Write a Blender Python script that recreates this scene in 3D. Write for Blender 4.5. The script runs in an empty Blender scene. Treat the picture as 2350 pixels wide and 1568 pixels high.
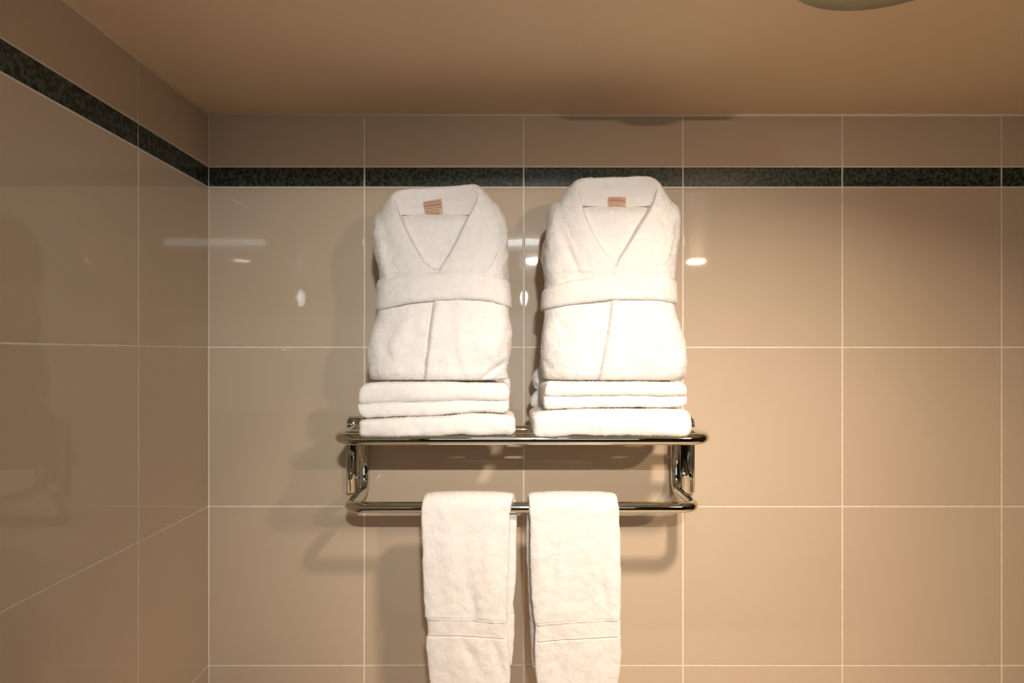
import bpy, bmesh, math, random
import numpy as np
from mathutils import Vector, noise as mnoise

random.seed(4); rng = np.random.default_rng(7)
S = bpy.context.scene
C = S.collection
PI = math.pi

# ------------------------------------------------------------------ camera, world, lights, exposure
F = 1583.0          # focal length in photograph pixels (2350 wide)
VX, VY = 1166.0, 811.0   # where the depth lines meet
CZ = 1.75           # camera height
WALL = 1.30         # distance of the back wall
LEFT = -0.565       # left wall
CEIL = CZ + 0.4493
RIGHT, REAR = 2.3, -1.5

cam = bpy.data.cameras.new('camera'); cam_o = bpy.data.objects.new('camera', cam); C.objects.link(cam_o)
cam_o.location = (0, 0, CZ); cam_o.rotation_euler = (PI/2, 0, 0)
cam.sensor_width = 36; cam.lens = F/2350*36
cam.shift_x = (1175-VX)/2350; cam.shift_y = (VY-784)/2350
cam.clip_start = 0.02
S.camera = cam_o

w = bpy.data.worlds.new('world'); S.world = w; w.use_nodes = True
w.node_tree.nodes['Background'].inputs[0].default_value = (0.9, 0.75, 0.55, 1)
w.node_tree.nodes['Background'].inputs[1].default_value = 0.0

S.view_settings.view_transform = 'Standard'; S.view_settings.look = 'None'
S.view_settings.gamma = 1; S.view_settings.use_curve_mapping = False
S.view_settings.exposure = -0.2

WARM = (1.0, 0.79, 0.62)
WARM2 = (1.0, 0.74, 0.52)
NEUT = (1.0, 0.99, 0.95)
COOL = (0.80, 0.93, 1.0)
# (x, y, watts, colour, spread in degrees, facing)
DOWNLIGHTS = [(0.32, 0.38, 6.4, WARM, 102, (0.12, 0.50, -0.86)), (0.125, -0.64, 1.75, NEUT, 50, (-0.10, 0.95, -0.25)), (0.88, -0.64, 1.5, WARM2, 60, (-0.24, 0.92, -0.32))]
SCONCE_WATTS = 0.3

# ------------------------------------------------------------------ helpers
def mat(name, col, rough=0.5, metal=0.0, spec=0.5, emis=None, estr=0.0, coat=0.0):
    m = bpy.data.materials.new(name); m.use_nodes = True
    b = m.node_tree.nodes['Principled BSDF']
    b.inputs['Base Color'].default_value = (*col, 1)
    b.inputs['Roughness'].default_value = rough
    b.inputs['Metallic'].default_value = metal
    b.inputs['Specular IOR Level'].default_value = spec
    b.inputs['Coat Weight'].default_value = coat
    b.inputs['Coat Roughness'].default_value = 0.03
    if emis:
        b.inputs['Emission Color'].default_value = (*emis, 1)
        b.inputs['Emission Strength'].default_value = estr
    return m

def noise_col(m, c1, c2, scale, detail=4, lo=0.35, hi=0.65, bump=0.0, bscale=None, bdist=0.001):
    nt = m.node_tree; b = nt.nodes['Principled BSDF']
    g = nt.nodes.new('ShaderNodeNewGeometry')
    n = nt.nodes.new('ShaderNodeTexNoise'); n.inputs['Scale'].default_value = scale; n.inputs['Detail'].default_value = detail
    nt.links.new(g.outputs['Position'], n.inputs['Vector'])
    r = nt.nodes.new('ShaderNodeValToRGB')
    r.color_ramp.elements[0].position = lo; r.color_ramp.elements[0].color = (*c1, 1)
    r.color_ramp.elements[1].position = hi; r.color_ramp.elements[1].color = (*c2, 1)
    nt.links.new(n.outputs['Fac'], r.inputs['Fac']); nt.links.new(r.outputs['Color'], b.inputs['Base Color'])
    if bump:
        n2 = nt.nodes.new('ShaderNodeTexNoise'); n2.inputs['Scale'].default_value = bscale or scale
        n2.inputs['Detail'].default_value = 3
        nt.links.new(g.outputs['Position'], n2.inputs['Vector'])
        bp = nt.nodes.new('ShaderNodeBump'); bp.inputs['Strength'].default_value = bump; bp.inputs['Distance'].default_value = bdist
        nt.links.new(n2.outputs['Fac'], bp.inputs['Height']); nt.links.new(bp.outputs['Normal'], b.inputs['Normal'])
    return m, r

M = {}
M['tile'], _ = noise_col(mat('glazed_tile', (0.4, 0.34, 0.27), 0.02, spec=0.5),
                         (0.545, 0.445, 0.332), (0.565, 0.463, 0.348), 5, 3, 0.3, 0.7, 0.12, 9, 0.0012)
M['grout'], _ = noise_col(mat('grout', (0.6, 0.55, 0.45), 0.8), (0.76, 0.68, 0.57), (0.84, 0.76, 0.65), 60)
# dark speckled stone of the border tiles
m = mat('dark_stone', (0.03, 0.04, 0.035), 0.25, spec=0.4)
_, r = noise_col(m, (0.003, 0.005, 0.005), (0.060, 0.082, 0.062), 150, 6, 0.33, 0.60)
e = r.color_ramp.elements.new(0.45); e.color = (0.020, 0.032, 0.025, 1)
nt = m.node_tree; vo = nt.nodes.new('ShaderNodeTexVoronoi'); vo.inputs['Scale'].default_value = 150
gg = nt.nodes.new('ShaderNodeNewGeometry'); nt.links.new(gg.outputs['Position'], vo.inputs['Vector'])
rr = nt.nodes.new('ShaderNodeValToRGB'); rr.color_ramp.elements[0].position = 0.20; rr.color_ramp.elements[1].position = 0.34
rr.color_ramp.elements[0].color = (0.12, 0.12, 0.12, 1)
nt.links.new(vo.outputs['Distance'], rr.inputs['Fac'])
mx = nt.nodes.new('ShaderNodeMix'); mx.data_type = 'RGBA'; mx.blend_type = 'MULTIPLY'; mx.inputs['Factor'].default_value = 1
nt.links.new(r.outputs['Color'], mx.inputs[6]); nt.links.new(rr.outputs['Color'], mx.inputs[7])
nt.links.new(mx.outputs[2], nt.nodes['Principled BSDF'].inputs['Base Color'])
M['stone'] = m
M['ceiling'], _ = noise_col(mat('ceiling_paint', (0.7, 0.6, 0.45), 0.30, spec=0.45), (0.88, 0.69, 0.49), (0.90, 0.71, 0.505), 3, 2, 0.3, 0.7, 0.10, 7, 0.002)
M['caulk'] = mat('sealant', (0.86, 0.78, 0.66), 0.45)
M['floor'], _ = noise_col(mat('floor_tile', (0.2, 0.17, 0.14), 0.2), (0.62, 0.54, 0.44), (0.66, 0.58, 0.48), 8)
M['plaster'], _ = noise_col(mat('painted_wall', (0.6, 0.55, 0.48), 0.4), (0.10, 0.09, 0.075), (0.12, 0.105, 0.09), 4)
M['wood'], _ = noise_col(mat('dark_wood', (0.05, 0.03, 0.02), 0.35), (0.035, 0.02, 0.012), (0.07, 0.04, 0.02), 12)
M['chrome'] = mat('polished_chrome', (0.64, 0.655, 0.60), 0.03, metal=1)
M['chrome2'] = mat('screw_steel', (0.5, 0.49, 0.45), 0.2, metal=1)
M['dark'] = mat('dark_recess', (0.01, 0.012, 0.01), 0.6)
M['fixture'], _ = noise_col(mat('fixture_metal', (0.45, 0.46, 0.36), 0.35, metal=0.3), (0.36, 0.36, 0.25), (0.42, 0.42, 0.30), 20)
M['lamp_warm'] = mat('lamp_glass_warm', (1, 1, 1), 0.3, emis=(1, 0.78, 0.55), estr=14)
M['lamp_cool'] = mat('lamp_glass_cool', (1, 1, 1), 0.3, emis=(0.85, 0.95, 1), estr=13)
M['frosted'] = mat('glow_panel_glass', (0.8, 0.85, 0.9), 0.5, emis=(0.86, 0.95, 1), estr=1.1)  # glowing pane of the added rear panel
M['lamp_small'] = mat('lamp_glass_sconce', (1, 1, 1), 0.3, emis=(0.85, 0.95, 1), estr=30)
M['terry'], _ = noise_col(mat('white_terry', (0.85, 0.83, 0.8), 1.0, spec=0.05), (0.79, 0.765, 0.74), (0.84, 0.815, 0.79), 90, 4, 0.3, 0.7, 0.5, 420, 0.0012)
M['terry'].node_tree.nodes['Principled BSDF'].inputs['Sheen Weight'].default_value = 0.15
mp = bpy.data.materials.new('terry_pile'); mp.use_nodes = True; nt = mp.node_tree
nt.nodes.remove(nt.nodes['Principled BSDF'])
df = nt.nodes.new('ShaderNodeBsdfDiffuse'); tl = nt.nodes.new('ShaderNodeBsdfTranslucent'); ms = nt.nodes.new('ShaderNodeMixShader')
for q_ in (df, tl): q_.inputs['Color'].default_value = (0.88, 0.86, 0.83, 1)
ms.inputs[0].default_value = 0.5; nt.links.new(df.outputs[0], ms.inputs[1]); nt.links.new(tl.outputs[0], ms.inputs[2])
nt.links.new(ms.outputs[0], nt.nodes['Material Output'].inputs['Surface'])
M['pile'] = mp
M['weave'], _ = noise_col(mat('white_flat_weave', (0.85, 0.82, 0.79), 0.9, spec=0.1), (0.77, 0.74, 0.71), (0.80, 0.77, 0.74), 60, 3, 0.3, 0.7, 0.25, 900, 0.0005)
M['marble'], _ = noise_col(mat('cream_marble', (0.8, 0.7, 0.6), 0.25), (0.80, 0.65, 0.48), (0.86, 0.73, 0.56), 6)
M['added_pelmet'] = mat('added_white_board', (0.8, 0.82, 0.82), 0.5)
M['label'] = mat('care_label_cloth', (0.60, 0.44, 0.31), 0.9, spec=0.1)
M['label_pink'] = mat('care_label_pink', (0.58, 0.37, 0.27), 0.9, spec=0.1)
M['ink'] = mat('care_label_ink', (0.33, 0.19, 0.12), 0.9, spec=0.1)

def thing(name, label, cat, loc=(0, 0, 0), group=None):
    o = bpy.data.objects.new(name, None); C.objects.link(o); o.location = loc
    o['label'] = label; o['category'] = cat
    if group: o['group'] = group
    return o

def link(name, me, mats, parent=None, smooth=True):
    o = bpy.data.objects.new(name, me); C.objects.link(o)
    for m in (mats if isinstance(mats, (list, tuple)) else [mats]): me.materials.append(m)
    if smooth:
        me.shade_smooth()
    if parent:
        o.parent = parent; o.matrix_parent_inverse.identity()
        off = Vector(parent.location); q = parent.parent
        while q: off += Vector(q.location); q = q.parent
        o.location = -off
    return o

def from_arrays(name, V, faces, mats, parent=None, smooth=True, midx=None):
    me = bpy.data.meshes.new(name)
    me.from_pydata([tuple(v) for v in V], [], faces)
    if midx is not None:
        me.polygons.foreach_set('material_index', midx)
    me.update()
    o = link(name, me, mats, parent, smooth)
    if PILE[0] is not None:                    # the loop pile: thin fibres that let light through
        n_t = PILE[0]; PILE[0] = None
        me.materials.append(M['pile'])
        ix = np.zeros(len(me.polygons), dtype=np.int32); me.polygons.foreach_get('material_index', ix)
        tri_ = np.zeros(len(me.polygons), dtype=np.int32); me.polygons.foreach_get('loop_total', tri_)
        ix[tri_ == 3] = 1; me.polygons.foreach_set('material_index', ix)
    return o

def box_bm(bm, x0, x1, y0, y1, z0, z1, bev=0.0, seg=2):
    r = bmesh.ops.create_cube(bm, size=1)
    vs = r['verts']
    for v in vs:
        v.co = Vector(((x0+x1)/2+v.co.x*(x1-x0), (y0+y1)/2+v.co.y*(y1-y0), (z0+z1)/2+v.co.z*(z1-z0)))
    if bev:
        es = list({e for v in vs for e in v.link_edges})
        bmesh.ops.bevel(bm, geom=es, offset=bev, segments=seg, affect='EDGES', profile=0.5)

def bm_obj(name, bm, mats, parent=None, smooth=True):
    me = bpy.data.meshes.new(name); bm.to_mesh(me); bm.free()
    return link(name, me, mats, parent, smooth)

def box(name, x0, x1, y0, y1, z0, z1, m, parent=None, bev=0.0, smooth=False, seg=2):
    bm = bmesh.new(); box_bm(bm, x0, x1, y0, y1, z0, z1, bev, seg)
    return bm_obj(name, bm, m, parent, smooth)

def structure(o):
    o['kind'] = 'structure'; return o

def grid_faces(R, Cn, wrap_c=True, caps=True, off=0):
    fs = []
    for i in range(R-1):
        a = off+i*Cn; b = a+Cn
        for j in range(Cn if wrap_c else Cn-1):
            k = (j+1) % Cn
            fs.append((a+j, a+k, b+k, b+j))
    if caps:
        fs.append(tuple(range(off+Cn-1, off-1, -1)))
        fs.append(tuple(range(off+(R-1)*Cn, off+R*Cn)))
    return fs

def smooth_path(P, n):
    """Catmull-Rom resample of control points to n points, evenly by length."""
    P = np.array(P, float); K = len(P)
    Q = np.vstack([2*P[0]-P[1], P, 2*P[-1]-P[-2]])
    out = []
    for i in range(K-1):
        p0, p1, p2, p3 = Q[i], Q[i+1], Q[i+2], Q[i+3]
        for t in np.linspace(0, 1, 24, endpoint=False):
            out.append(0.5*((2*p1)+(-p0+p2)*t+(2*p0-5*p1+4*p2-p3)*t*t+(-p0+3*p1-3*p2+p3)*t**3))
    out.append(P[-1]); return np.array(out)

def resample(P, n, key=slice(0, None)):
    d = np.r_[0, np.cumsum(np.linalg.norm(np.diff(P[:, key], axis=0), axis=1))]
    s = np.linspace(0, d[-1], n)
    return np.stack([np.interp(s, d, P[:, k]) for k in range(P.shape[1])], 1)

def tube(name, pts, r, m, parent, n=20, caps=True):
    P = np.array(pts, float); T = np.gradient(P, axis=0); T /= np.linalg.norm(T, axis=1)[:, None]
    up = np.array([0.0, 0.0, 1.0])
    if abs(T[0] @ up) > 0.9: up = np.array([1.0, 0, 0])
    N = np.cross(T[0], up); N /= np.linalg.norm(N)
    V = []
    for i in range(len(P)):
        N = N - T[i]*(N @ T[i]); N /= np.linalg.norm(N); B = np.cross(T[i], N)
        for k in range(n):
            a = 2*PI*k/n; V.append(P[i]+r*(math.cos(a)*N+math.sin(a)*B))
    return from_arrays(name, V, grid_faces(len(P), n, True, caps), m, parent)

def rounded_poly(P, rad, seg=8):
    """polyline with circular-looking fillets"""
    P = [Vector(p) for p in P]; out = [P[0]]
    for i in range(1, len(P)-1):
        a = (P[i-1]-P[i]); b = (P[i+1]-P[i]); r = min(rad, a.length*0.49, b.length*0.49)
        p, q = P[i]+a.normalized()*r, P[i]+b.normalized()*r
        ang = a.angle(b); cdist = r/math.cos(ang/2); cen = P[i]+(a.normalized()+b.normalized()).normalized()*cdist
        u, v = p-cen, q-cen; tot = u.angle(v)
        for k in range(seg+1):
            t = k/seg
            out.append(cen+(math.sin((1-t)*tot)*u+math.sin(t*tot)*v)/math.sin(tot))
    out.append(P[-1]); return [tuple(p) for p in out]

def lathe(name, prof, cx, cy, z0, m, parent, n=48):
    V = []
    for r, z in prof:
        for k in range(n):
            a = 2*PI*k/n; V.append((cx+r*math.cos(a), cy+r*math.sin(a), z0+z))
    return from_arrays(name, V, grid_faces(len(prof), n, True, True), m, parent)

def superellipse(n_pts, e, aspect=3.0):
    t = np.linspace(0, 2*PI, 4001)[:-1]
    c, s = np.cos(t), np.sin(t)
    x = np.sign(c)*np.abs(c)**(2/e); y = np.sign(s)*np.abs(s)**(2/e)
    d = np.r_[0, np.cumsum(np.hypot(np.diff(np.r_[x, x[0]])*aspect, np.diff(np.r_[y, y[0]])))]
    q = np.linspace(0, d[-1], n_pts+1)[:-1]
    xx = np.interp(q, d, np.r_[x, x[0]]); yy = np.interp(q, d, np.r_[y, y[0]])
    return xx, yy

def nz(p, s, seed=0.0):
    return mnoise.noise(Vector((p[0]*s+seed, p[1]*s+seed*1.7, p[2]*s-seed)))

PILE = [None]
def fuzz(V, faces, n, length=0.0013, width=0.0008, seed=0):
    """short loop-pile tufts standing on the cloth, appended to the same mesh"""
    V = np.array(V, float); r = np.random.default_rng(seed)
    quads = np.array([f for f in faces if len(f) == 4])
    A, B, Cc, D = (V[quads[:, k]] for k in range(4))
    nrm = np.cross(Cc-A, D-B); area = np.linalg.norm(nrm, axis=1); nrm /= area[:, None]+1e-12
    keep = r.choice(len(quads), n, p=area/area.sum())
    u, v = r.random(n)[:, None], r.random(n)[:, None]
    A, B, Cc, D = A[keep], B[keep], Cc[keep], D[keep]; nn = nrm[keep]
    p = (A*(1-u)+B*u)*(1-v)+(D*(1-u)+Cc*u)*v
    rd = r.normal(size=(n, 3)); side = np.cross(nn, rd); side /= np.linalg.norm(side, axis=1)[:, None]
    tip = nn+0.45*r.normal(size=(n, 3)); tip /= np.linalg.norm(tip, axis=1)[:, None]
    ln = length*(0.5+r.random(n)[:, None]*0.9)
    base = p-nn*0.0003
    T = np.stack([base-side*width/2, base+side*width/2, p+tip*ln], 1).reshape(-1, 3)
    k0 = len(V); tf = [(k0+3*i, k0+3*i+1, k0+3*i+2) for i in range(n)]
    PILE[0] = n
    return np.vstack([V, T]), list(faces)+tf

def W(px, py, d):
    """a point d metres in front of the camera seen at a photograph position"""
    return np.array([(px-VX)*d/F, d, CZ+(VY-py)*d/F])

def X(px, d): return (px-VX)*d/F
def Z(py, d): return CZ+(VY-py)*d/F

# orientation: make outward normals (rings are laid out so), fixed up here for every closed mesh
def fix_normals(V, faces):
    V = np.array(V); q = np.array([f for f in faces if len(f) == 4])
    cen = V.mean(0); A, B, Cc, D = (V[q[:, k]] for k in range(4))
    n = np.cross(Cc-A, D-B); s = ((A+Cc)/2-cen)
    if np.einsum('ij,ij->i', n, s).sum() < 0: return [tuple(reversed(f)) for f in faces]
    return faces

# ------------------------------------------------------------------ the room
ROWS = [(CEIL-0.0015, CZ+0.3515), (CZ+0.3515, CZ+0.3129)]
z = CZ+0.3129; nxt = CZ+0.0115
while z > 0.02:
    ROWS.append((z, max(nxt, 0.0))); z = nxt; nxt -= 0.2998
GR = 0.0032
def tiled_wall(name, cuts, place):
    """cuts: positions along the wall; place(a, z, out) -> point standing out metres from the wall"""
    V, Fc, mi = [], [], []
    def quad(p, m):
        k = len(V); V.extend(p); Fc.append((k, k+1, k+2, k+3)); mi.append(m)
    a0, a1 = cuts[0], cuts[-1]
    quad([place(a0, 0, 0), place(a1, 0, 0), place(a1, CEIL, 0), place(a0, CEIL, 0)], 2)
    for i in range(len(cuts)-1):
        for ri, (zt, zb) in enumerate(ROWS):
            x0, x1 = cuts[i]+GR/2, cuts[i+1]-GR/2; y0, y1 = zb+GR/2, zt-GR/2
            if i == 0: x0 = cuts[0]+0.0005
            m = 1 if ri == 1 else 0; b = 0.0012; h = 0.0011
            t = [random.uniform(-1, 1)*0.00016 for _ in range(3)]
            o = [(x0, y0), (x1, y0), (x1, y1), (x0, y1)]; inn = [(x0+b, y0+b), (x1-b, y0+b), (x1-b, y1-b), (x0+b, y1-b)]
            hh = [h+t[0]*sx+t[1]*sy for sx, sy in ((-1, -1), (1, -1), (1, 1), (-1, 1))]
            P0 = [place(*p, 0) for p in o]; P1 = [place(*p, hv*0.75) for p, hv in zip(o, hh)]; P2 = [place(*p, hv) for p, hv in zip(inn, hh)]
            quad(P2, m)
            for k in range(4):
                l = (k+1) % 4
                quad([P0[k], P0[l], P1[l], P1[k]], m); quad([P1[k], P1[l], P2[l], P2[k]], m)
    return structure(from_arrays(name, V, Fc, [M['tile'], M['stone'], M['grout']], smooth=False, midx=mi))

cuts = [LEFT, -0.2705]; 
while cuts[-1] < RIGHT: cuts.append(min(cuts[-1]+0.3, RIGHT))
tiled_wall('wall_back', cuts, lambda a, zz, o: (a, WALL-o, zz))
cuts = [0.0, WALL-1.0525]
while cuts[-1] < WALL-REAR: cuts.append(min(cuts[-1]+0.3, WALL-REAR))
tiled_wall('wall_left', cuts, lambda a, zz, o: (LEFT+o, WALL-a, zz))
structure(box('floor', LEFT, RIGHT, REAR, WALL, -0.05, 0, M['floor']))
structure(box('ceiling', LEFT-0.05, RIGHT+0.05, REAR-0.05, WALL+0.05, CEIL, CEIL+0.05, M['ceiling']))
structure(box('wall_right', RIGHT, RIGHT+0.05, REAR, WALL, 0, CEIL, M['plaster']))
structure(box('wall_rear', LEFT, RIGHT, REAR-0.05, REAR, 0, CEIL, M['plaster']))
structure(tube('trim_1', [(LEFT+0.001, WALL-0.001, CEIL-0.0005), (RIGHT, WALL-0.001, CEIL-0.0005)], 0.0030, M['caulk'], None, 10))
structure(tube('trim_2', [(LEFT+0.001, WALL-0.001, CEIL-0.0005), (LEFT+0.001, REAR, CEIL-0.0005)], 0.0030, M['caulk'], None, 10))
structure(tube('trim_3', [(LEFT+0.001, WALL-0.001, 0), (LEFT+0.001, WALL-0.001, CEIL)], 0.0016, M['caulk'], None, 10))
# added dark door behind the camera, there for black reflections in the chrome
d = structure(box('added_dark_door', 1.05, 1.85, REAR-0.01, REAR+0.03, 0.0, 2.05, M['wood'], bev=0.004))
h_ = tube('door_handle', rounded_poly([(1.12, REAR+0.03, 1.0), (1.12, REAR+0.08, 1.0), (1.23, REAR+0.08, 1.0)], 0.015), 0.009, M['chrome'], d)

# added glowing panel on the rear wall, giving chrome and tiles a pale reflection
wn = structure(box('added_glow_panel', -0.50, 0.80, REAR, REAR+0.012, CZ-0.34, CZ+0.21, M['frosted']))
for k_, (a_, b_, c_, d_) in enumerate(((-0.53, 0.83, CZ+0.21, CZ+0.24), (-0.53, 0.83, CZ-0.37, CZ-0.34), (-0.53, -0.50, CZ-0.34, CZ+0.21), (0.80, 0.83, CZ-0.34, CZ+0.21), (0.14, 0.16, CZ-0.34, CZ+0.21))):
    box('glow_panel_frame', a_, b_, REAR+0.0005, REAR+0.03, c_, d_, M['added_pelmet'], wn, 0.002)

# ------------------------------------------------------------------ lamps
for i, (lx, ly, wt, col, spr, face) in enumerate(DOWNLIGHTS):
    where = ['warm recessed ceiling downlight nearest the tiled back wall', 'round recessed ceiling downlight behind the camera beside the strip lamp',
             'warm recessed ceiling downlight far to the right behind the camera'][i]
    t = thing('ceiling_downlight', where, 'light', (lx, ly, CEIL), 'recessed ceiling downlights')
    lathe('trim_ring', [(0.046, -0.0005), (0.060, -0.0005), (0.060, -0.003), (0.055, -0.006), (0.046, -0.005)], lx, ly, CEIL, M['fixture'], t)
    lathe('lens', [(0.001, -0.0005), (0.046, -0.0005), (0.045, -0.003), (0.001, -0.0045)], lx, ly, CEIL, M['lamp_warm'], t)
    L = bpy.data.lights.new('downlight', 'AREA'); L.shape = 'DISK' if i == 0 else 'ELLIPSE'; L.size = 0.07 if i == 0 else 0.075; L.size_y = 0.012; L.energy = wt; L.color = col; L.spread = math.radians(spr)
    lo = bpy.data.objects.new('downlight', L); C.objects.link(lo); lo.location = (lx, ly, CEIL-(0.022 if i == 0 else 0.018))
    lo.rotation_euler = Vector(face).to_track_quat('-Z', 'Y').to_euler()
t = thing('strip_lamp', 'long white fluorescent strip lamp and an added board on the ceiling behind the camera', 'light', (0.04, -0.14, CEIL))
box('added_pelmet', -0.16, 0.24, -0.175, -0.160, CEIL-0.045, CEIL-0.0005, M['added_pelmet'], t, 0.002)  # added board imitating the lit ceiling; also shades the wall's top row
box('diffuser', -0.15, 0.23, -0.158, -0.135, CEIL-0.020, CEIL-0.001, M['lamp_cool'], t, 0.003)
t = thing('wall_lamp', 'small white oval wall lamp on the wall behind the camera', 'light', (0.095, REAR, CZ+0.32))
box('back_plate', 0.065, 0.125, REAR, REAR+0.015, CZ+0.25, CZ+0.39, M['chrome'], t, 0.004, True)
bm = bmesh.new(); bmesh.ops.create_uvsphere(bm, u_segments=24, v_segments=16, radius=1)
for v in bm.verts: v.co = Vector((0.095+v.co.x*0.025, REAR+0.04+v.co.y*0.025, CZ+0.32+v.co.z*0.052))
bm_obj('glass_shade', bm, M['lamp_small'], t)
L = bpy.data.lights.new('sconce', 'POINT'); L.shadow_soft_size = 0.02; L.energy = SCONCE_WATTS; L.color = NEUT
lo = bpy.data.objects.new('sconce', L); C.objects.link(lo); lo.location = (0.095, REAR+0.10, CZ+0.32)

# added, unseen vanity below the rack: its pale top bounces lamplight onto the ceiling
t = thing('added_bounce_vanity', 'added vanity unit with a cream stone top, bouncing light up from below the towel rack', 'vanity', (0.35, 1.0, 0))
VT = CZ-0.80
box('countertop', -0.40, 1.10, 0.60, WALL-0.003, VT-0.03, VT, M['marble'], t, 0.004, True)
box('cabinet', -0.37, 1.07, 0.64, WALL-0.003, 0.08, VT-0.03, M['wood'], t, 0.003)
box('plinth', -0.33, 1.03, 0.70, WALL-0.003, 0.0, 0.08, M['dark'], t)
for k in range(3):
    x0 = -0.365+k*0.482
    dd_ = box('cabinet_door', x0, x0+0.472, 0.622, 0.64, 0.09, VT-0.04, M['wood'], t, 0.003)
    tube('door_knob', [(x0+0.43, 0.622, VT-0.12), (x0+0.43, 0.600, VT-0.12)], 0.009, M['chrome'], dd_)

# round vent on the ceiling at the top edge of the photograph
VC = (0.432, 0.772)
t = thing('ceiling_vent', 'round greenish metal vent on the ceiling at the top right', 'vent', (VC[0], VC[1], CEIL))
lathe('rim', [(0.056, -0.0005), (0.114, -0.0005), (0.1135, -0.009), (0.109, -0.0120), (0.090, -0.0125), (0.064, -0.011), (0.056, -0.006)], VC[0], VC[1], CEIL, M['fixture'], t, 96)
lathe('dark_throat', [(0.001, -0.0004), (0.0555, -0.0004), (0.0555, -0.004), (0.001, -0.004)], VC[0], VC[1], CEIL, M['dark'], t)
lathe('centre_disc', [(0.001, -0.004), (0.020, -0.004), (0.036, -0.015), (0.034, -0.018), (0.001, -0.021)], VC[0], VC[1], CEIL, M['fixture'], t)

# ------------------------------------------------------------------ the chrome rack
DT = 1.275; XL, XR = X(836, DT), X(1551, DT)
DU, DL = 1.069, 1.137; ZU, ZL = Z(1008, DU), Z(1165, DL); TR = 0.0092
rack = thing('towel_rack', 'polished chrome towel shelf with a hanging bar below, screwed to the tiled wall', 'towel rack', ((XL+XR)/2, WALL, ZL))
up = rounded_poly([(XL, DT, ZU), (XL, DU, ZU), (XR, DU, ZU), (XR, DT, ZU)], 0.030, 12)
tube('shelf_frame', up, TR, M['chrome'], rack, 28)
for yb in (1.135, 1.200):
    tube('shelf_bar', [(XL, yb, ZU), (XR, yb, ZU)], 0.0078, M['chrome'], rack, 24)
low = rounded_poly([(XL, DT, ZU), (XL, DT, ZL), (XL, DL, ZL), (XR, DL, ZL), (XR, DT, ZL), (XR, DT, ZU)], 0.026, 12)
tube('hanging_bar', low, TR, M['chrome'], rack, 28)
for sx, (x0, x1), scx, scy in ((-1, (-0.3010, -0.2645), 822, 1093), (1, (0.3100, 0.3470), 1570, 1090)):
    zt, zb = Z(956, 1.285), Z(1134, 1.285)
    # channel profile: raised rounded edges with a flat web between, rounded off at the top
    prof = [(0, 0), (0, 0.015), (0.0008, 0.020), (0.0025, 0.0235), (0.0045, 0.0235), (0.0062, 0.021), (0.0072, 0.0195)]
    wd = x1-x0
    cs = [(x0+a, b) for a, b in prof]+[(x1-a, b) for a, b in reversed(prof)]
    V = []; rows = [(zb, 1.0, 0)]; n_top = 10
    rows = [(zb, 0.55), (zb+0.002, 0.85), (zb+0.005, 1.0)]
    for k in range(n_top+1):
        a = k/n_top*PI/2; rows.append((zt-0.016+0.016*math.sin(a), max(math.cos(a), 0.05)**0.6))
    for zz, sc in rows:
        for a, b in cs: V.append((a if b == 0 else (x0+x1)/2+(a-(x0+x1)/2)*(0.6+0.4*sc), WALL-0.0012-b*sc, zz))
    fs = fix_normals(V, grid_faces(len(rows), len(cs)))
    pl = from_arrays('wall_plate', V, fs, M['chrome'], rack)
    xs, zs = X(scx, 1.279), Z(scy, 1.279)
    V = []; pr = [(0.0001, 0.0052), (0.0022, 0.0050), (0.0026, 0.0030), (0.0034, 0.0030), (0.0040, 0.0044), (0.0052, 0.0028), (0.0056, 0.0)]
    for r_, dd in pr:
        for k in range(24):
            a = 2*PI*k/24; V.append((xs+r_*math.cos(a), 1.279+0.001-dd, zs+r_*math.sin(a)))
    from_arrays('screw', V, fix_normals(V, grid_faces(len(pr), 24)), M['chrome2'], pl)
    # collar where the shelf rail meets the upright
    V = []
    tube('rail_collar', [(XL if sx < 0 else XR, 1.248, ZU), (XL if sx < 0 else XR, 1.292, ZU)], 0.0115, M['chrome'], rack, 24)

def smooth(a, b, x):
    t = min(1, max(0, (x-a)/(b-a))); return t*t*(3-2*t)

# ------------------------------------------------------------------ folded bath towels
def layer_profile(layers, depth, n=26):
    """closed outline (forward offset, height fraction); layers = list of (a, b) height ranges"""
    fr = []
    for a, b in layers:
        for t in np.linspace(0.0, 1, n):
            tt = 2*t-1; bulge = 0.010*(1-math.sqrt(max(0, 1-abs(tt)**2.6)))
            fr.append((bulge, a+(b-a)*t))
    fr[0] = (0.014, 0.0); fr[-1] = (0.014, 1.0)
    bk = [(depth-f, h) for f, h in reversed(fr)]
    top = [(depth*k, 1.0) for k in (0.25, 0.5, 0.75)]; bot = [(depth*k, 0.0) for k in (0.75, 0.5, 0.25)]
    return fr+top+bk+bot

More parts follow.
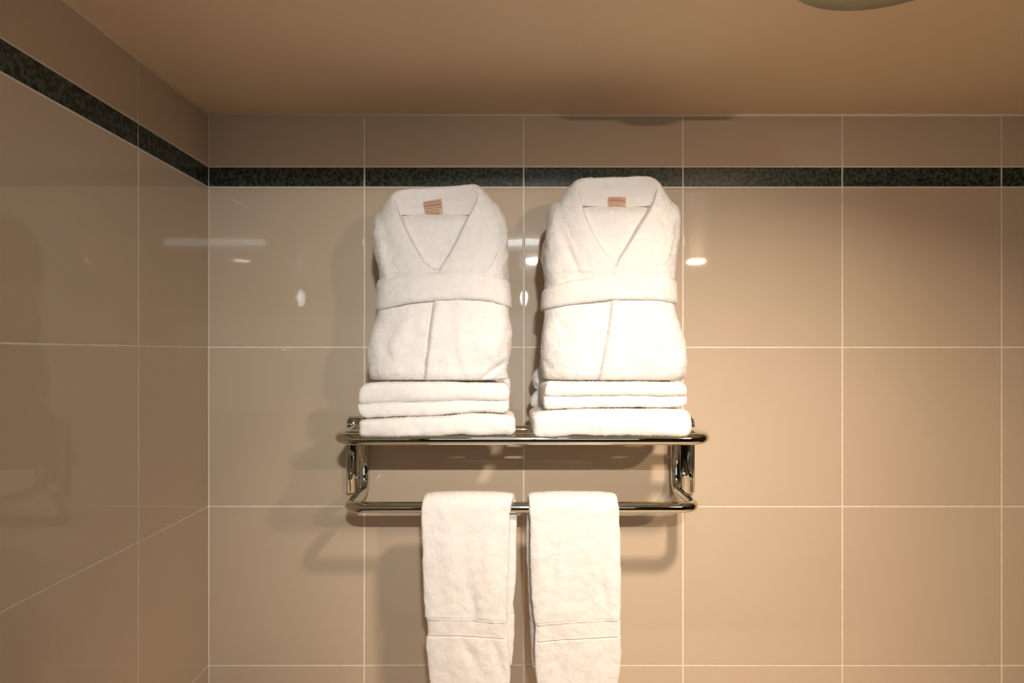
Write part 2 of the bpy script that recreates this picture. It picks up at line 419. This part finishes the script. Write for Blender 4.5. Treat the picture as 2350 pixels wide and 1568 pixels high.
def folded_towel(name, parent, xs, bot, top, d0, depth, layers, seed, droop=0.0, tufts=42000, m=None, back_wide=(0, 0)):
    """xs = (left, right) in the photograph at distance d0; bot/top = tables (px, py) of its lower and upper edge"""
    pr = layer_profile(layers, depth); n = 110; V = []
    bx, by = zip(*bot); tx, ty = zip(*top)
    for i in range(n):
        s = i/(n-1); e = min(s, 1-s)*(xs[1]-xs[0])
        end = math.sqrt(max(0.0, 1-(1-min(e/14.0, 1))**2)); px = xs[0]+(xs[1]-xs[0])*s
        if i in (0, n-1): end = 0.0
        zb, zt = Z(np.interp(px, bx, by), d0), Z(np.interp(px, tx, ty), d0)
        zm = (zb+zt)/2; hh = (zt-zb)/2
        for k, (f, h) in enumerate(pr):
            sc = 0.55+0.45*end
            yy = d0+depth/2+(f-depth/2)*(0.93+0.07*end)
            zz = zm+(h*2-1)*hh*sc
            if h < 0.5 and f < 0.03 and droop: zz -= droop*max(0, 1-f/0.02)*(1-2*h)*(0.6+0.4*end)
            zz -= 0.0026*smooth(0.012, 0.03, f)*h
            x = X(px, d0)
            fb = f/depth
            if s < 0.5: x -= back_wide[0]*fb*(1-2*s)
            else: x += back_wide[1]*fb*(2*s-1)
            p = np.array((x, yy, zz))
            a = 0.0022*nz(p, 26, seed)+0.0012*nz(p, 70, seed+3)
            p = p+np.array((a*1.4*max(0, 1-e/22), a, (0.35*a if f > 0.01 else 0.6*a)+0.0010*nz((x, 0, 0), 18, seed+9)))
            if m is None and droop and p[1] > 1.0575: p[2] = max(p[2], ZU+0.0103)
            V.append(p)
    fs = fix_normals(V, grid_faces(n, len(pr)))
    V, fs = fuzz(V, fs, tufts, seed=int(seed*10))
    return from_arrays(name, V, fs, m or M['terry'], parent)

def top_towel(label, group, loc, args):
    o = folded_towel('folded_towel', None, *args[:-1], **args[-1])
    o['label'] = label; o['category'] = 'towel'; o['group'] = group
    return o

G_T = 'folded white bath towels on the chrome shelf'
top_towel('white folded bath towel lying directly on the chrome shelf, under the left robe', G_T, None,
    ((820, 1182), [(820, 1000), (870, 1000), (950, 999), (1000, 999), (1060, 995), (1120, 997), (1180, 996)],
     [(820, 966), (840, 963), (900, 961), (1000, 957), (1080, 951), (1130, 951), (1182, 957)], 1.050, 0.145, [(0, 1)], 1.3, dict(droop=0.0045)))
top_towel('white twice-folded bath towel, upper of the two beneath the left robe', G_T, None,
    ((823, 1168), [(823, 960), (840, 961), (900, 959), (1000, 955), (1080, 949), (1130, 949), (1168, 951)],
     [(823, 884), (850, 879), (950, 876), (1050, 879), (1168, 880)], 1.066, 0.115, [(0, 0.42), (0.42, 1)], 2.1, dict()))
top_towel('white thick folded bath towel lying directly on the chrome shelf, under the right robe', G_T, None,
    ((1223, 1588), [(1222, 1000), (1260, 1003), (1330, 997), (1400, 999), (1500, 998), (1560, 1001), (1588, 999)],
     [(1222, 949), (1260, 944), (1350, 941), (1500, 940), (1588, 942)], 1.048, 0.147, [(0, 1)], 3.7, dict(droop=0.0045)))
top_towel('white twice-folded bath towel, upper of the two beneath the right robe', G_T, None,
    ((1248, 1580), [(1248, 940), (1300, 938), (1580, 936)],
     [(1245, 875), (1300, 876), (1450, 877), (1580, 877)], 1.066, 0.115, [(0, 0.45), (0.45, 1)], 4.4, dict(back_wide=(0.0, 0.0))))

# ------------------------------------------------------------------ folded bathrobes
def make_robe(spec):
    S_ = spec; T = 0.105; seed = S_['seed']
    root = thing('folded_bathrobe', S_['label'], 'bathrobe', tuple(W(S_['cx'], 880, 1.13)), 'folded white bathrobes on the towels')
    yb = 869.6
    def Df(y): return 1.084+0.016*(yb-y)/460
    R0 = 1.105
    def PX(px): return X(px, R0)
    def PZ(py): return Z(py, R0)
    yr, xl, xr = (np.array(k, float) for k in zip(*S_['rows']))
    ys = np.arange(yr[0], yb+0.1, 3.0); kern = np.array([1, 2, 3, 2, 1])/9.0
    def sm(a):
        a = np.interp(ys, yr, a); b = np.convolve(np.pad(a, 2, 'edge'), kern, 'valid'); return b
    L_, R_ = sm(xl), sm(xr)
    ex, ey = superellipse(260, 3.6, 3.0)
    Fp = smooth_path(S_['F'], 0); Op = smooth_path(S_['O'], 0)
    half = len(Fp)
    # left / right edge of the neck opening as a function of height
    top_i = int(np.argmin(Fp[:, 1])); 
    Lf, Rf = Fp[:top_i+1], Fp[top_i:]
    def edge(y):
        l = np.interp(-y, -Lf[::1, 1][np.argsort(-Lf[:, 1])][::1], Lf[np.argsort(-Lf[:, 1])][:, 0])
        rr_ = np.interp(y, Rf[np.argsort(Rf[:, 1])][:, 1], Rf[np.argsort(Rf[:, 1])][:, 0])
        return l, rr_
    vbot = S_['vbot']; seamy = S_['seam']; fl = S_['front_line']
    bt, bb = S_['belt_top'], S_['belt_bot']
    def relief(px, y):
        r = 0.0
        # open V neck: the back of the robe shows deeper
        if y < vbot:
            l, q = edge(y); dep = 0.005+0.013*min(1, (vbot-y)/(vbot-seamy))
            r -= dep*smooth(-1, 4, px-l)*smooth(-1, 4, q-px)
        by = np.interp(px, *zip(*bb))
        if y > by-6:                     # overlapping front panels below the belt
            fx = np.interp(y, [p[1] for p in fl], [p[0] for p in fl])
            r -= 0.0042*smooth(-1.5, 1.5, fx-px)*smooth(-6, 6, y-by)
            r += 0.0035*math.exp(-((px-fx-9)/9)**2)*smooth(-6, 10, y-by)
            r -= 0.0030*math.exp(-((px-fx+1)/2.2)**2)*smooth(-6, 10, y-by)
            r -= 0.004*smooth(15, -4, yb-y)
        # soft pillowing
        r += 0.006*math.sin(PI*min(1, max(0, (y-S_['rows'][0][0])/(by-S_['rows'][0][0]+1))))*0.6
        if y > by: r += 0.010*math.sin(PI*min(1, (y-by)/(yb-by)))**0.7
        for (cx_, cy_, sx_, sy_, ang, amp) in S_['folds']:
            dx, dy = px-cx_, y-cy_; ca, sa = math.cos(ang), math.sin(ang)
            a, b = dx*ca+dy*sa, -dx*sa+dy*ca
            r += amp*math.exp(-(a/sx_)**2-(b/sy_)**2)
        return r
    def row(y, l, rgt, grow=0.0, tgrow=0.0, ends=1.0, bottom=False):
        tt = 0.35+0.65*math.sqrt(smooth(yr[0]-8, yr[0]+48, y)); th = (T*tt+2*tgrow)/2; dc = Df(y)+T*0.5+T*(1-tt)*0.12
        out = []
        xc, hw = (PX(l)+PX(rgt))/2, (PX(rgt)-PX(l))/2+grow
        for a, b in zip(ex, ey):
            x = xc+a*hw*ends; d_ = dc-th*b*ends
            px = x*F/R0+VX
            if b > 0.05: d_ -= relief(px, y)*smooth(0.05, 0.8, b)
            p = np.array((x, d_, PZ(y)))
            nn = 0.0026*nz(p, 22, seed)+0.0014*nz(p, 60, seed+5)+0.0006*nz(p, 190, seed+2)
            p[1] -= nn*(1 if b > 0 else -0.5); p[0] += nn*a*1.3
            out.append(p)
        return out
    V = []
    rowsn = 0
    for k, e_ in ((0, 0.90), (1, 0.97)):
        V += row(ys[0]-3+k*1.5, L_[0], R_[0], ends=e_); rowsn += 1
    for i, y in enumerate(ys): V += row(y, L_[i], R_[i]); rowsn += 1
    for k, e_ in ((1, 0.97), (2, 0.9)): V += row(yb+k*1.2, L_[-1], R_[-1], ends=e_); rowsn += 1
    fs = fix_normals(V, grid_faces(rowsn, 260))
    V, fs = fuzz(V, fs, 150000, seed=int(seed*7))
    from_arrays('robe_body', V, fs, M['terry'], root)

    # belt wrapped right round
    V = []; nb = 16
    for k in range(nb):
        v = k/(nb-1); out = []
        pf = math.sqrt(max(0, 1-(2*v-1)**4))
        ymid = np.interp(S_['cx'], *zip(*bt))*(1-v)+np.interp(S_['cx'], *zip(*bb))*v
        j = min(len(ys)-1, int((ymid-ys[0])/3.0)); l, rgt = L_[j], R_[j]
        xc, hw = (PX(l)+PX(rgt))/2, (PX(rgt)-PX(l))/2+0.0015+0.0035*pf
        th = T/2+0.0005+0.0045*pf+0.003; dc = Df(ymid)+T*0.5
        for a, b in zip(ex, ey):
            x = xc+a*hw; px = x*F/R0+VX
            y = np.interp(px, *zip(*bt))*(1-v)+np.interp(px, *zip(*bb))*v
            p = np.array((x, dc-th*b, PZ(y)))
            nn = 0.0018*nz(p, 30, seed+1)+0.0008*nz(p, 120, seed+6); p[1] -= nn; p[2] += 0.6*nn
            out.append(p)
        V += out
    # inner side of the belt, so that it is a real band
    fs = grid_faces(nb, 260, True, False)
    base = len(V); V += [v+np.array((0, 0.004 if v[1] < Df(660)+T/2 else -0.004, 0)) for v in V[:260*nb]]
    fs2 = [tuple(reversed([i+base for i in f])) for f in fs]
    rim = []
    for r0 in (0, (nb-1)*260):
        for j in range(260):
            q = (r0+j, r0+(j+1) % 260, base+r0+(j+1) % 260, base+r0+j); rim.append(q if r0 else tuple(reversed(q)))
    fs = fix_normals(V[:260*nb], fs); 
    V2, fsf = fuzz(np.array(V), fs, 26000, seed=int(seed*3))
    from_arrays('belt', V2, fsf+fs2+rim, M['terry'], root)

    # shawl collar: a ribbon from the foot of the V round the nape and back
    n = 190
    both = np.hstack([smooth_path(S_['F'], 0), smooth_path(S_['O'], 0)])
    both = resample(both, n, slice(0, 2))
    def P3(px, py, off): return np.array((PX(px), Df(py)+off, PZ(py)))
    Fw = np.array([P3(*b[:3]) for b in both]); Ow = np.array([P3(*b[3:]) for b in both])
    T_ = np.gradient((Fw*0.7+Ow*0.3), axis=0); T_ /= np.linalg.norm(T_, axis=1)[:, None]+1e-9
    A_ = Ow-Fw; N_ = np.cross(T_, A_); N_ /= np.linalg.norm(N_, axis=1)[:, None]+1e-9
    for _ in range(4):
        N_[1:-1] = (N_[:-2]+2*N_[1:-1]+N_[2:])/4
    N_ /= np.linalg.norm(N_, axis=1)[:, None]
    k_ = 30; V = []
    for i in range(n):
        tap = min(1, 0.35+min(i, n-1-i)/14)
        for j in range(k_):
            a = 2*PI*j/k_; u = 0.5-0.5*math.cos(a)
            hgt = (0.0058 if math.sin(a) > 0 else 0.0035)*math.copysign(abs(math.sin(a))**0.75, math.sin(a))*tap
            p = Fw[i]+A_[i]*u+N_[i]*(hgt-0.0006)
            nn = 0.0016*nz(p, 35, seed+8)+0.0008*nz(p, 130, seed+4)
            V.append(p+N_[i]*nn)
    fs = fix_normals(V, grid_faces(n, k_))
    V, fs = fuzz(V, fs, 42000, seed=int(seed*5))
    from_arrays('collar', V, fs, M['terry'], root)

    # neck band: the inside of the collar at the nape
    V = []; nr, ncn = 34, 60
    xlN, xrN = S_['nape']
    def nape_d(px, y):
        t = (px-xlN)/(xrN-xlN)*2-1
        return Df(y)+0.012+0.026*(1-t*t)*(1-0.35*smooth(S_['napetop'](px), seamy+4, y))
    for side in (0, 1):
        for i in range(nr):
            v = i/(nr-1)
            for j in range(ncn):
                u = j/(ncn-1); px = xlN+(xrN-xlN)*u
                y0 = S_['napetop'](px)+2; y = y0+(seamy+2-y0)*v
                d_ = nape_d(px, y)+0.004*side
                if not side:
                    d_ -= 0.0007*math.sin(v*6*PI)*(0.6+0.4*math.sin(u*5))
                    d_ -= 0.0016*smooth(0.8, 0.95, v)
                p = np.array((PX(px), d_, PZ(y))); p[1] -= 0.0010*nz(p, 45, seed+11)
                V.append(p)
    fa = grid_faces(nr, ncn, False, False); fb = [tuple(reversed([k+nr*ncn for k in f])) for f in fa]
    rimf = []; loop = [j for j in range(ncn)]+[i*ncn+ncn-1 for i in range(1, nr)]+[(nr-1)*ncn+j for j in range(ncn-2, -1, -1)]+[i*ncn for i in range(nr-2, 0, -1)]
    for a, b in zip(loop, loop[1:]+loop[:1]): rimf.append((b, a, a+nr*ncn, b+nr*ncn))
    from_arrays('neck_band', V, fa+fb+rimf, M['weave'], root)

    # care label
    (ax, ay), (bx_, by_), (cx_, cy_), (dx_, dy_) = S_['tag']   # top-left, top-right, bottom-right, bottom-left
    def Q(u, v, o=0.0):
        px = (ax*(1-u)+bx_*u)*(1-v)+(dx_*(1-u)+cx_*u)*v; py = (ay*(1-u)+by_*u)*(1-v)+(dy_*(1-u)+cy_*u)*v
        pc = (ax+bx_)/2
        dd = min(nape_d(pc, py), nape_d(pc, seamy-3))-0.0030-0.0025*v-o
        return np.array((PX(px), dd, PZ(py)))
    V, fs, mi = [], [], []
    def q4(a, b, c, d2, m_): k0 = len(V); V.extend((a, b, c, d2)); fs.append((k0, k0+1, k0+2, k0+3)); mi.append(m_)
    ng = 6
    for g in range(ng):
        v0, v1 = g/ng, (g+1)/ng
        mm = 1 if v0 < 0.5 else 0
        q4(Q(0, v1), Q(1, v1), Q(1, v0), Q(0, v0), mm); q4(Q(0, v0, -0.0008), Q(1, v0, -0.0008), Q(1, v1, -0.0008), Q(0, v1, -0.0008), 0)
    for a, b in (((0, 0), (1, 0)), ((1, 0), (1, 1)), ((1, 1), (0, 1)), ((0, 1), (0, 0))):
        q4(Q(*a), Q(*b), Q(*b, -0.0008), Q(*a, -0.0008), 0)
    rr2 = random.Random(int(seed*11))
    for v0, u1 in S_['lines']:
        u = 0.04
        while u < u1:
            l = rr2.uniform(0.07, 0.2); u2 = min(u+l, u1)
            q4(Q(u, v0+0.055, 0.0003), Q(u2, v0+0.055, 0.0003), Q(u2, v0, 0.0003), Q(u, v0, 0.0003), 2); u = u2+0.025
    lo_ = from_arrays('care_label', V, fs, [M['label'], M['label_pink'], M['ink']], root, False, mi)
    lo_['label'] = 'small tan care label with lines of print'

    # hem end of the robe folded away behind, bulging out at one side
    for (hx0, hx1, hy0, hy1, hd, hdep, nm) in S_['back_lumps']:
        ex2, ey2 = superellipse(60, 2.6, 1.0); V = []; nn_ = 40
        for i in range(nn_):
            s = i/(nn_-1); sc = math.sqrt(max(0.02, 1-abs(2*s-1)**3)); px = hx0+(hx1-hx0)*s
            for a, b in zip(ex2, ey2):
                zc = (Z(hy0, hd)+Z(hy1, hd))/2; hh = abs(Z(hy0, hd)-Z(hy1, hd))/2
                p = np.array((X(px, hd), hd+a*hdep*sc, zc+b*hh*sc)); g = 0.005*nz(p, 28, seed+20)+0.002*nz(p, 90, seed)
                V.append(p+np.array((g, g, g)))
        fs = fix_normals(V, grid_faces(nn_, 60)); V, fs = fuzz(V, fs, 5000, seed=int(seed*13))
        from_arrays(nm, V, fs, M['terry'], root)
    return root

make_robe(dict(seed=1.1, cx=1008,
    label='folded white bathrobe on the left, its care label tilted, standing on two folded towels',
    rows=[(461, 905, 1118), (468, 882, 1142), (476, 864, 1152), (486, 855, 1158), (500, 852, 1161), (530, 849, 1164), (560, 850, 1165), (590, 857, 1165), (620, 864, 1164),
          (645, 867, 1163), (665, 865, 1165), (690, 863, 1167), (715, 863, 1166), (730, 859, 1168), (760, 849, 1172), (790, 841, 1172), (810, 837, 1169),
          (830, 838, 1164), (850, 840, 1160), (865, 843, 1164), (880, 846, 1166)],
    F=[(1020, 640, 0.002), (1003, 624, -0.002), (984, 611, -0.004), (970, 597, -0.004), (955, 570, -0.004), (940, 543, -0.003), (926, 515, -0.002), (914, 486, 0.003), (905, 462, 0.010),
       (903, 445, 0.018), (913, 431, 0.030), (937, 423, 0.040), (975, 419, 0.045), (1020, 416, 0.046), (1058, 414, 0.041), (1080, 416, 0.033),
       (1093, 427, 0.023), (1096, 446, 0.014), (1090, 469, 0.007), (1078, 496, 0.000), (1063, 528, -0.004), (1048, 560, -0.005), (1032, 590, -0.006), (1014, 619, -0.007), (1003, 638, -0.002)],
    O=[(972, 650, 0.005), (935, 644, 0.003), (908, 616, 0.003), (900, 600, 0.003), (900, 582, 0.004), (884, 550, 0.007), (874, 515, 0.012), (872, 486, 0.022), (880, 466, 0.032),
       (890, 450, 0.040), (906, 436, 0.052), (935, 434, 0.062), (975, 436, 0.066), (1020, 434, 0.066), (1058, 430, 0.062), (1086, 424, 0.055),
       (1106, 434, 0.043), (1126, 452, 0.036), (1146, 470, 0.030), (1152, 500, 0.020), (1150, 540, 0.015), (1142, 580, 0.009), (1125, 618, 0.003), (1098, 640, 0.002), (1060, 650, 0.003)],
    vbot=618, seam=488, nape=(897, 1103), napetop=lambda px: float(np.interp(px, [897, 903, 915, 937, 1058, 1080, 1093, 1103], [455, 442, 431, 424, 415, 416, 426, 446])),
    belt_top=[(840, 648), (875, 640), (930, 634), (1000, 629), (1070, 628), (1130, 633), (1190, 650)],
    belt_bot=[(840, 716), (880, 709), (940, 699), (1000, 692), (1060, 689), (1130, 693), (1190, 712)],
    front_line=[(999, 690), (995, 730), (988, 790), (981, 840), (976, 885)],
    folds=[(920, 780, 18, 80, 0.25, 0.004), (1060, 770, 14, 90, -0.15, 0.003), (1120, 800, 30, 25, 0.6, 0.006), (880, 600, 12, 60, -0.2, 0.004),
           (1140, 845, 40, 6, -0.6, -0.008), (1010, 626, 120, 5, 0.0, 0.004)],
    tag=((968, 457), (1011, 450), (1015, 489), (975, 491)), lines=[(0.10, 0.88), (0.26, 0.96), (0.34, 0.9), (0.50, 0.96), (0.66, 0.8), (0.80, 0.85), (0.90, 0.8)],
    back_lumps=[(1090, 1171, 846, 948, 1.214, 0.016, 'hem_fold')]))

make_robe(dict(seed=2.6, cx=1410,
    label='folded white bathrobe on the right, the taller one, standing on two folded towels',
    rows=[(444, 1300, 1540), (452, 1284, 1552), (460, 1270, 1560), (470, 1262, 1566), (490, 1260, 1569), (520, 1257, 1571), (550, 1250, 1568), (580, 1248, 1562), (620, 1252, 1556),
          (645, 1254, 1552), (670, 1252, 1553), (700, 1250, 1553), (716, 1251, 1556), (745, 1250, 1566), (780, 1247, 1573), (810, 1244, 1577), (840, 1244, 1579),
          (865, 1248, 1577), (880, 1250, 1576)],
    F=[(1432, 640, 0.002), (1414, 616, -0.002), (1398, 597, -0.004), (1384, 580, -0.004), (1366, 552, -0.004), (1351, 522, -0.003), (1340, 490, 0.0), (1333, 455, 0.008), (1328, 432, 0.014),
       (1331, 413, 0.022), (1345, 403, 0.033), (1372, 397, 0.042), (1405, 394, 0.046), (1440, 393, 0.046), (1474, 393, 0.041), (1497, 398, 0.033),
       (1509, 412, 0.023), (1511, 430, 0.014), (1503, 458, 0.006), (1487, 488, 0.000), (1468, 519, -0.004), (1450, 548, -0.005), (1434, 573, -0.006), (1417, 600, -0.007), (1402, 630, -0.003)],
    O=[(1385, 650, 0.005), (1350, 644, 0.003), (1332, 615, 0.003), (1322, 592, 0.003), (1312, 565, 0.003), (1300, 530, 0.006), (1286, 492, 0.014), (1286, 464, 0.024), (1298, 446, 0.034),
       (1312, 426, 0.042), (1330, 410, 0.052), (1370, 408, 0.062), (1405, 410, 0.066), (1440, 410, 0.066), (1474, 408, 0.062), (1503, 406, 0.055),
       (1519, 418, 0.043), (1534, 440, 0.036), (1550, 466, 0.026), (1552, 500, 0.014), (1547, 545, 0.010), (1541, 570, 0.007), (1530, 600, 0.004), (1505, 632, 0.003), (1455, 650, 0.003)],
    vbot=601, seam=467, nape=(1322, 1518), napetop=lambda px: float(np.interp(px, [1322, 1331, 1345, 1372, 1440, 1474, 1497, 1509, 1518], [432, 412, 403, 397, 393, 393, 398, 412, 432])),
    belt_top=[(1225, 670), (1262, 660), (1310, 645), (1370, 635), (1450, 630), (1520, 636), (1590, 650)],
    belt_bot=[(1225, 716), (1262, 707), (1330, 698), (1400, 691), (1480, 690), (1540, 694), (1590, 704)],
    front_line=[(1401, 690), (1397, 720), (1386, 785), (1376, 840), (1369, 885)],
    folds=[(1320, 770, 20, 80, 0.2, 0.003), (1480, 790, 26, 80, -0.1, 0.004), (1310, 590, 8, 70, -0.4, -0.003), (1550, 560, 10, 40, 0.15, -0.004), (1410, 622, 120, 5, 0, 0.003)],
    tag=((1401, 446), (1441, 446), (1441, 472), (1399, 470)), lines=[(0.08, 0.7), (0.26, 0.93), (0.32, 0.9), (0.48, 0.98), (0.68, 0.75), (0.84, 0.88)],
    back_lumps=[(1221, 1310, 840, 903, 1.214, 0.016, 'hem_fold'), (1218, 1310, 893, 944, 1.214, 0.016, 'hem_fold')]))

# ------------------------------------------------------------------ hanging hand towels
def hanging_towel(spec):
    S_ = spec; seed = S_['seed']; t = 0.0125; rr = TR+0.001+t/2
    d_f = DL-rr; d_b = DL+rr; R0 = d_f-t/2
    root = thing('hand_towel', S_['label'], 'towel', tuple(W(S_['cx'], 1165, DL)), 'white hand towels on the hanging bar')
    ztop = ZL
    path = []   # (depth, z, kind, photo-height)
    zs = np.linspace(S_['bot'], 1165, 150)
    for y in zs: path.append((d_f, Z(y, R0)-Z(1165, R0)+ZL, 0, y))
    for k in range(1, 14):
        a = PI*k/14; path.append((DL-rr*math.cos(a), ZL+rr*math.sin(a)*1.10, 1, 1165-30*math.sin(a)))
    for y in np.linspace(1165, S_['bot_b'], 90): path.append((d_b, Z(y, R0)-Z(1165, R0)+ZL, 2, y))
    PA = np.array([(p[0], p[1]) for p in path]); TA = np.gradient(PA, axis=0); TA /= np.linalg.norm(TA, axis=1)[:, None]
    ex, ey = superellipse(190, 5.0, 8.0); V = []
    rows = len(path); band_rows = []
    for i, (dd, zz, kind, y) in enumerate(path):
        tx, tz = TA[i]; nx, nz_ = -tz, tx            # outward normal (depth, z)
        if i < rows/2: pass
        if kind == 0: l, r_ = np.interp(y, *zip(*S_['left'])), np.interp(y, *zip(*S_['right']))
        elif kind == 2: l, r_ = np.interp(y, *zip(*S_['bleft'])), np.interp(y, *zip(*S_['bright']))
        else:
            f = (i-150)/13; l = np.interp(1165, *zip(*S_['left']))*(1-f)+np.interp(1165, *zip(*S_['bleft']))*f
            r_ = np.interp(1165, *zip(*S_['right']))*(1-f)+np.interp(1165, *zip(*S_['bright']))*f
        e = min(i, rows-1-i); es = math.sqrt(max(0, 1-(1-min(1, (e+0.15)/4))**2))
        x0, x1 = X(l, R0), X(r_, R0); xc, hw = (x0+x1)/2, (x1-x0)/2
        for a, b in zip(ex, ey):
            x = xc+a*hw*(0.985+0.015*es); px = x*F/R0+VX; off = b*t/2*(0.25+0.75*es)
            if kind == 0 and b > 0:
                y1 = np.interp(px, *zip(*S_['band_top'])); y2 = np.interp(px, *zip(*S_['band_bot']))
                off -= 0.0022*smooth(-2.0, 2.0, y-y1)*smooth(-2.0, 2.0, y2-y)*(1 if b > 0.5 else 2*b)
                for (cx_, cy_, sx_, sy_, ang, amp) in S_['folds']:
                    dx, dy = px-cx_, y-cy_; ca, sa = math.cos(ang), math.sin(ang); q, w_ = dx*ca+dy*sa, -dx*sa+dy*ca
                    off += amp*math.exp(-(q/sx_)**2-(w_/sy_)**2)
            hg = 1.0+(S_['crown']*(1-((px-S_['cx'])/110)**2) if kind == 1 else 0)
            p = np.array((x, dd, ZL+(zz-ZL)*hg if kind == 1 else zz))
            g = 0.0022*nz((x, 0, zz*0.35), 34, seed)*(1 if kind != 1 else 0.4)+0.0011*nz(p, 70, seed+3)+0.0005*nz(p, 200, seed)
            if b < 0 and y < 1220: g *= 0.25
            p[1] += (-1 if kind == 0 else 1)*(off+g)*(1 if kind != 1 else 0)
            if kind == 1:
                ang_ = math.atan2(zz-ZL, -(dd-DL)); p[1] += -math.cos(ang_)*(off+g*0.4); p[2] += math.sin(ang_)*(off+g*0.4)
            p[0] += 0.0012*a*nz(p, 60, seed+9)
            V.append(p)
    fs = fix_normals(V, grid_faces(rows, 190))
    body = np.array(V)
    # terry pile everywhere but on the woven band
    Vf, ff = fuzz(V, fs, 110000, seed=int(seed*17))
    tri = Vf[len(V):].reshape(-1, 3, 3); c = tri.mean(1); px = c[:, 0]*F/R0+VX; py = VY-(c[:, 2]-CZ-ZL+CZ)*0
    yy = 1165-(c[:, 2]-ZL)*F/R0
    inb = (c[:, 1] < DL-0.005) & (yy > np.interp(px, *zip(*S_['band_top']))-1) & (yy < np.interp(px, *zip(*S_['band_bot']))+1)
    tri = tri[~inb].reshape(-1, 3); k0 = len(V); tf = [(k0+3*i, k0+3*i+1, k0+3*i+2) for i in range(len(tri)//3)]
    from_arrays('terry_cloth', np.vstack([body, tri]), fs+tf, M['terry'], root)
    # flat woven band lying in the recess
    Vb = []; nr, ncn = 14, 90
    lf, rf = S_['left'], S_['right']
    def front(px, z):                    # nearest front surface point of the cloth
        return 0
    fr = body.reshape(rows, 190, 3)[:150]
    for side in (0, 1):
        for i in range(nr):
            v = i/(nr-1)
            for j in range(ncn):
                u = j/(ncn-1)
                ym = 1440; l, r_ = np.interp(ym, *zip(*lf))+1.5, np.interp(ym, *zip(*rf))-1.5
                px = l+(r_-l)*u; y = (np.interp(px, *zip(*S_['band_top']))+1.0)*(1-v)+(np.interp(px, *zip(*S_['band_bot']))-1.0)*v
                zz = Z(y, R0)-Z(1165, R0)+ZL; x = X(px, R0)
                ri = int(np.clip(np.searchsorted(fr[:, 0, 2], zz), 1, 149)); row_ = fr[ri]; sel = row_[row_[:, 1] < d_f+0.001]
                o_ = np.argsort(sel[:, 0]); dd = np.interp(x, sel[o_, 0], sel[o_, 1])
                edge_ = min(v, 1-v)*nr
                ee = min(u, 1-u)*ncn
                Vb.append((x, dd-0.0004-0.0011*math.exp(-(edge_/0.6)**2)+0.0018*side+0.004*max(0, 1-ee/2.0)**2, zz))
    fa = grid_faces(nr, ncn, False, False); fb = [tuple(reversed([k+nr*ncn for k in f])) for f in fa]
    loop = [j for j in range(ncn)]+[i*ncn+ncn-1 for i in range(1, nr)]+[(nr-1)*ncn+j for j in range(ncn-2, -1, -1)]+[i*ncn for i in range(nr-2, 0, -1)]
    rimf = [(b, a, a+nr*ncn, b+nr*ncn) for a, b in zip(loop, loop[1:]+loop[:1])]
    bo = from_arrays('woven_band', Vb, fa+fb+rimf, M['weave'], root); bo['label'] = 'smooth flat-woven band across the towel'
    return root

hanging_towel(dict(seed=5.2, cx=1072, label='white hand towel hanging over the lower chrome bar, on the left', bot=1574, bot_b=1545, crown=0.12,
    left=[(1120, 968), (1165, 966), (1250, 969), (1350, 971), (1410, 975), (1425, 979), (1452, 980), (1462, 977), (1500, 979), (1540, 983), (1580, 989)],
    right=[(1120, 1176), (1150, 1177), (1175, 1169), (1280, 1167), (1416, 1163), (1460, 1164), (1500, 1168), (1547, 1171), (1580, 1168)],
    bleft=[(1100, 980), (1600, 992)], bright=[(1130, 1184), (1153, 1186), (1280, 1185), (1350, 1184), (1398, 1177), (1428, 1181), (1473, 1180), (1560, 1174)],
    band_top=[(960, 1413), (1080, 1415), (1165, 1422)], band_bot=[(960, 1456), (1050, 1454), (1165, 1463)],
    folds=[(1085, 1380, 12, 50, -0.15, -0.004), (1120, 1300, 22, 70, 0.0, 0.004), (1080, 1500, 12, 40, -0.5, -0.004), (1140, 1500, 12, 50, -0.3, -0.0035), (1030, 1250, 25, 90, 0, 0.003), (1160, 1160, 12, 30, 0.5, -0.003)]))
hanging_towel(dict(seed=6.9, cx=1318, label='white hand towel hanging over the lower chrome bar, on the right', bot=1578, bot_b=1550, crown=0.12,
    left=[(1120, 1213), (1150, 1213), (1175, 1217), (1264, 1217), (1369, 1221), (1413, 1226), (1440, 1229), (1488, 1227), (1548, 1230), (1585, 1234)],
    right=[(1120, 1421), (1160, 1421), (1219, 1424), (1339, 1426), (1413, 1425), (1450, 1424), (1488, 1427), (1548, 1422), (1585, 1416)],
    bleft=[(1130, 1212), (1250, 1209), (1340, 1214), (1600, 1226)], bright=[(1130, 1415), (1600, 1408)],
    band_top=[(1220, 1429), (1290, 1421), (1360, 1417), (1430, 1415)], band_bot=[(1220, 1471), (1300, 1463), (1430, 1457)],
    folds=[(1270, 1280, 10, 60, 0.1, -0.002), (1240, 1300, 16, 70, 0, 0.003), (1385, 1360, 12, 70, -0.15, -0.0035), (1290, 1520, 12, 50, 0.1, -0.002), (1350, 1250, 30, 80, 0, 0.003)]))
